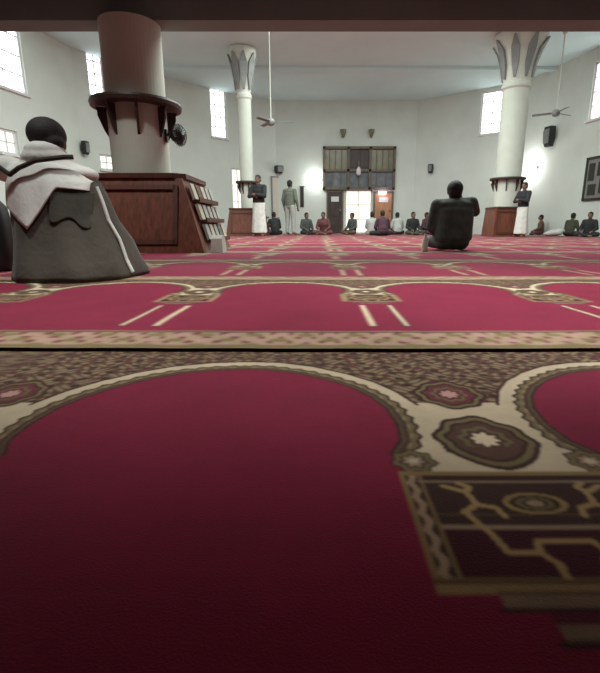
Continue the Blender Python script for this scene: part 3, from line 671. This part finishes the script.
for s in (-1, 1):
    e = bpy.data.objects.new('eye', EYE); C.objects.link(e); e.parent = t; e.location = h+V((s*.033, .084, .018))
# robe: wide cloth falling from the shoulders and spreading to the right over the legs
def ringpts(cx, cy, rx, ry, z, n=72, amp=0.0, ph=0, pw=2.4):
    out = []
    for k in range(n):
        a = 2*PI*k/n; c_, s_ = math.cos(a), math.sin(a); f = 1+amp*(math.sin(9*a+ph)+.6*math.sin(5*a-ph))
        out.append((cx+rx*f*math.copysign(abs(c_)**(2/pw), c_), cy+ry*f*math.copysign(abs(s_)**(2/pw), s_), z))
    return out
prof = [(.10, .10, .32, .40, .004, .02), (.10, .10, .318, .40, .03, .025), (.085, .10, .30, .36, .10, .03), (.075, .09, .285, .31, .20, .03), (.05, .06, .262, .24, .31, .02), (.04, .04, .25, .19, .42, .01), (.03, .03, .235, .155, .50, 0), (.02, .03, .200, .12, .565, 0), (.0, .03, .13, .10, .60, 0)]
bm = B(); rr = [ringpts(cx_, cy_, rx, ry, z, amp=am, ph=i*.25) for i, (cx_, cy_, rx, ry, z, am) in enumerate(prof)]; loft(bm, rr)
rb = obj('robe', bm, M['robe'], t, smooth=True)
def surf(x, z, off=.012):
    """back surface (towards the viewer) of the robe at local x, height z"""
    zs = [p[4] for p in prof]; g = lambda i: float(np.interp(z, zs, [p[i] for p in prof]))
    cx_, cy_, rx, ry = g(0), g(1), g(2), g(3); q = min(.999, abs((x-cx_)/rx)); yy = cy_-ry*(1-q**2.4)**(1/2.4)
    return V((x, yy-off, z))
# darker sheet standing in for the shade on the robe's upper right
def panel(bm, xs, top, bot, off, n=26, m_=16, th=.010):
    G = []
    for k in range(2):
        grid = []
        for i in range(n+1):
            x = xs[0]+(xs[1]-xs[0])*i/n; zt_, zb_ = top(x), bot(x); row = []
            for j in range(m_+1):
                z = zt_+(zb_-zt_)*j/m_; p = surf(x, min(z, .60), off+k*th); p.z = z; p.y += -.004*math.sin(x*40+z*9)
                row.append(bm.verts.new(p))
            grid.append(row)
        G.append(grid)
    for g_ in G:
        for i in range(n):
            for j in range(m_): bm.faces.new((g_[i][j], g_[i+1][j], g_[i+1][j+1], g_[i][j+1]))
    A, D = G
    for i in range(n): bm.faces.new((A[i][0], A[i+1][0], D[i+1][0], D[i][0])); bm.faces.new((A[i][m_], A[i+1][m_], D[i+1][m_], D[i][m_]))
    for j in range(m_): bm.faces.new((A[0][j], A[0][j+1], D[0][j+1], D[0][j])); bm.faces.new((A[n][j], A[n][j+1], D[n][j+1], D[n][j]))
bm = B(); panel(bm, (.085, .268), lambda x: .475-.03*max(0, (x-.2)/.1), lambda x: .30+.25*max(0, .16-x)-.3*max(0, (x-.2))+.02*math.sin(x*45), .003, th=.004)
obj('robe_shade_panel', bm, M['robe_d'], t, smooth=True)
# white shawl: shoulders plus a point hanging down the back
bm = B()
panel(bm, (-.215, .255), lambda x: .60-.10*max(0, abs(x-.02)-.12)/.13, lambda x: float(np.interp(x, [-.22, -.015, .09, .12, .26], [.42, .265, .42, .47, .46])), .012, n=40)
sh = obj('shawl', bm, M['white'], t, smooth=True)
bm = B(); ell(bm, (0, .03, .575), (.20, .13, .055)); ell(bm, (.0, .02, .63), (.125, .12, .06)); ell(bm, (.0, .015, .67), (.098, .105, .05)); ell(bm, (.14, .03, .55), (.12, .11, .05)); ell(bm, (-.14, .03, .55), (.11, .11, .05)); ell(bm, (-.22, .03, .58), (.09, .11, .07))
o = put_part('hood', solid('hood', bm, .009, 5), M['white'], t)
hp = [(-.235, .622, -.10), (-.17, .58, -.135), (-.10, .533, -.150), (-.05, .565, -.150), (.03, .600, -.140), (.10, .612, -.125), (.16, .622, -.105), (.20, .625, -.09)]
bm = B(); ribbon(bm, [V((x, y, z)) for x, z, y in hp], .012); obj('dark_trim', bm, M['trimd'], sh)
# white edging down the right side of the robe
bm = B(); ed = []
for z in np.linspace(.485, .03, 14):
    zs = [p[4] for p in prof]; cx_ = float(np.interp(z, zs, [p[0] for p in prof])); rx = float(np.interp(z, zs, [p[2] for p in prof])); ed.append(surf(cx_+rx*.985, z, .004))
ribbon(bm, ed, .010); o = obj('edging', bm, M['white'], rb)
# dark bag at the very left edge
t = thing('dark_bag', 'black bag standing on the carpet at the far left edge beside the shawled person', 'bag', (atX(-10, 2.95, .3)-.02, 2.95, FZ), .2)
bm = B(); loft(bm, [ringpts(0, 0, .13*k, .10*k, z, n=32, pw=3.5) for z, k in ((0, .9), (.02, 1), (.26, 1.02), (.40, .9), (.45, .6))]); obj('body', bm, M['black'], t, smooth=True)
bm = B(); ribbon(bm, [V((-.05, 0, .44)), V((-.04, 0, .49)), V((0, 0, .51)), V((.04, 0, .49)), V((.05, 0, .44))], .008); obj('handle', bm, M['black'], t)
# ------------------------------------------------------------------ light
wd = bpy.data.worlds.new('World'); bpy.context.scene.world = wd; wd.use_nodes = True
wd.node_tree.nodes['Background'].inputs[0].default_value = (.8, .88, 1, 1); wd.node_tree.nodes['Background'].inputs[1].default_value = .6
def area(name, loc, rot, sx, sy, e, col=(1, 1, 1)):
    l = bpy.data.lights.new(name, 'AREA'); l.shape = 'RECTANGLE'; l.size = sx; l.size_y = sy; l.energy = e; l.color = col
    o = bpy.data.objects.new(name, l); C.objects.link(o); o.location = loc; o.rotation_euler = rot; return o
area('added_ceiling_fill', (.5, 9.0, CZ-.03), (0, 0, 0), 9, 3.4, 980, (.90, 1, .96))  # unseen area lamps added under the ceiling as fill; no skylight is built
area('added_ceiling_fill', (1.0, 14.0, CZ-.03), (0, 0, 0), 5, 2.0, 240, (.90, 1, .96))
def added_spot(x, y, e, half, tilt=0, bl=1.0):  # spots added under the gallery, unseen; cone edge dims the nearest carpet
    l = bpy.data.lights.new('added_gallery_spot', 'SPOT'); l.energy = e; l.spot_size = 2*math.radians(half); l.spot_blend = bl; l.shadow_soft_size = .12; l.color = (.96, 1, .96)
    o = bpy.data.objects.new('added_gallery_spot', l); C.objects.link(o); o.location = (x, y, 2.66); o.rotation_euler = (math.radians(tilt), 0, 0)
for x in (-3.2, -1.6, 0, 1.6, 3.2): added_spot(x, 1.95, 125 if x < -1 else 265, 37, 3, .5)
for x in (-3.6, -2.1, -.4, 1.2, 2.8): added_spot(x, 4.3, 110 if x < -1 else 20, 50, 6)  # second added row, brightens the bookcase and the column below its shelf
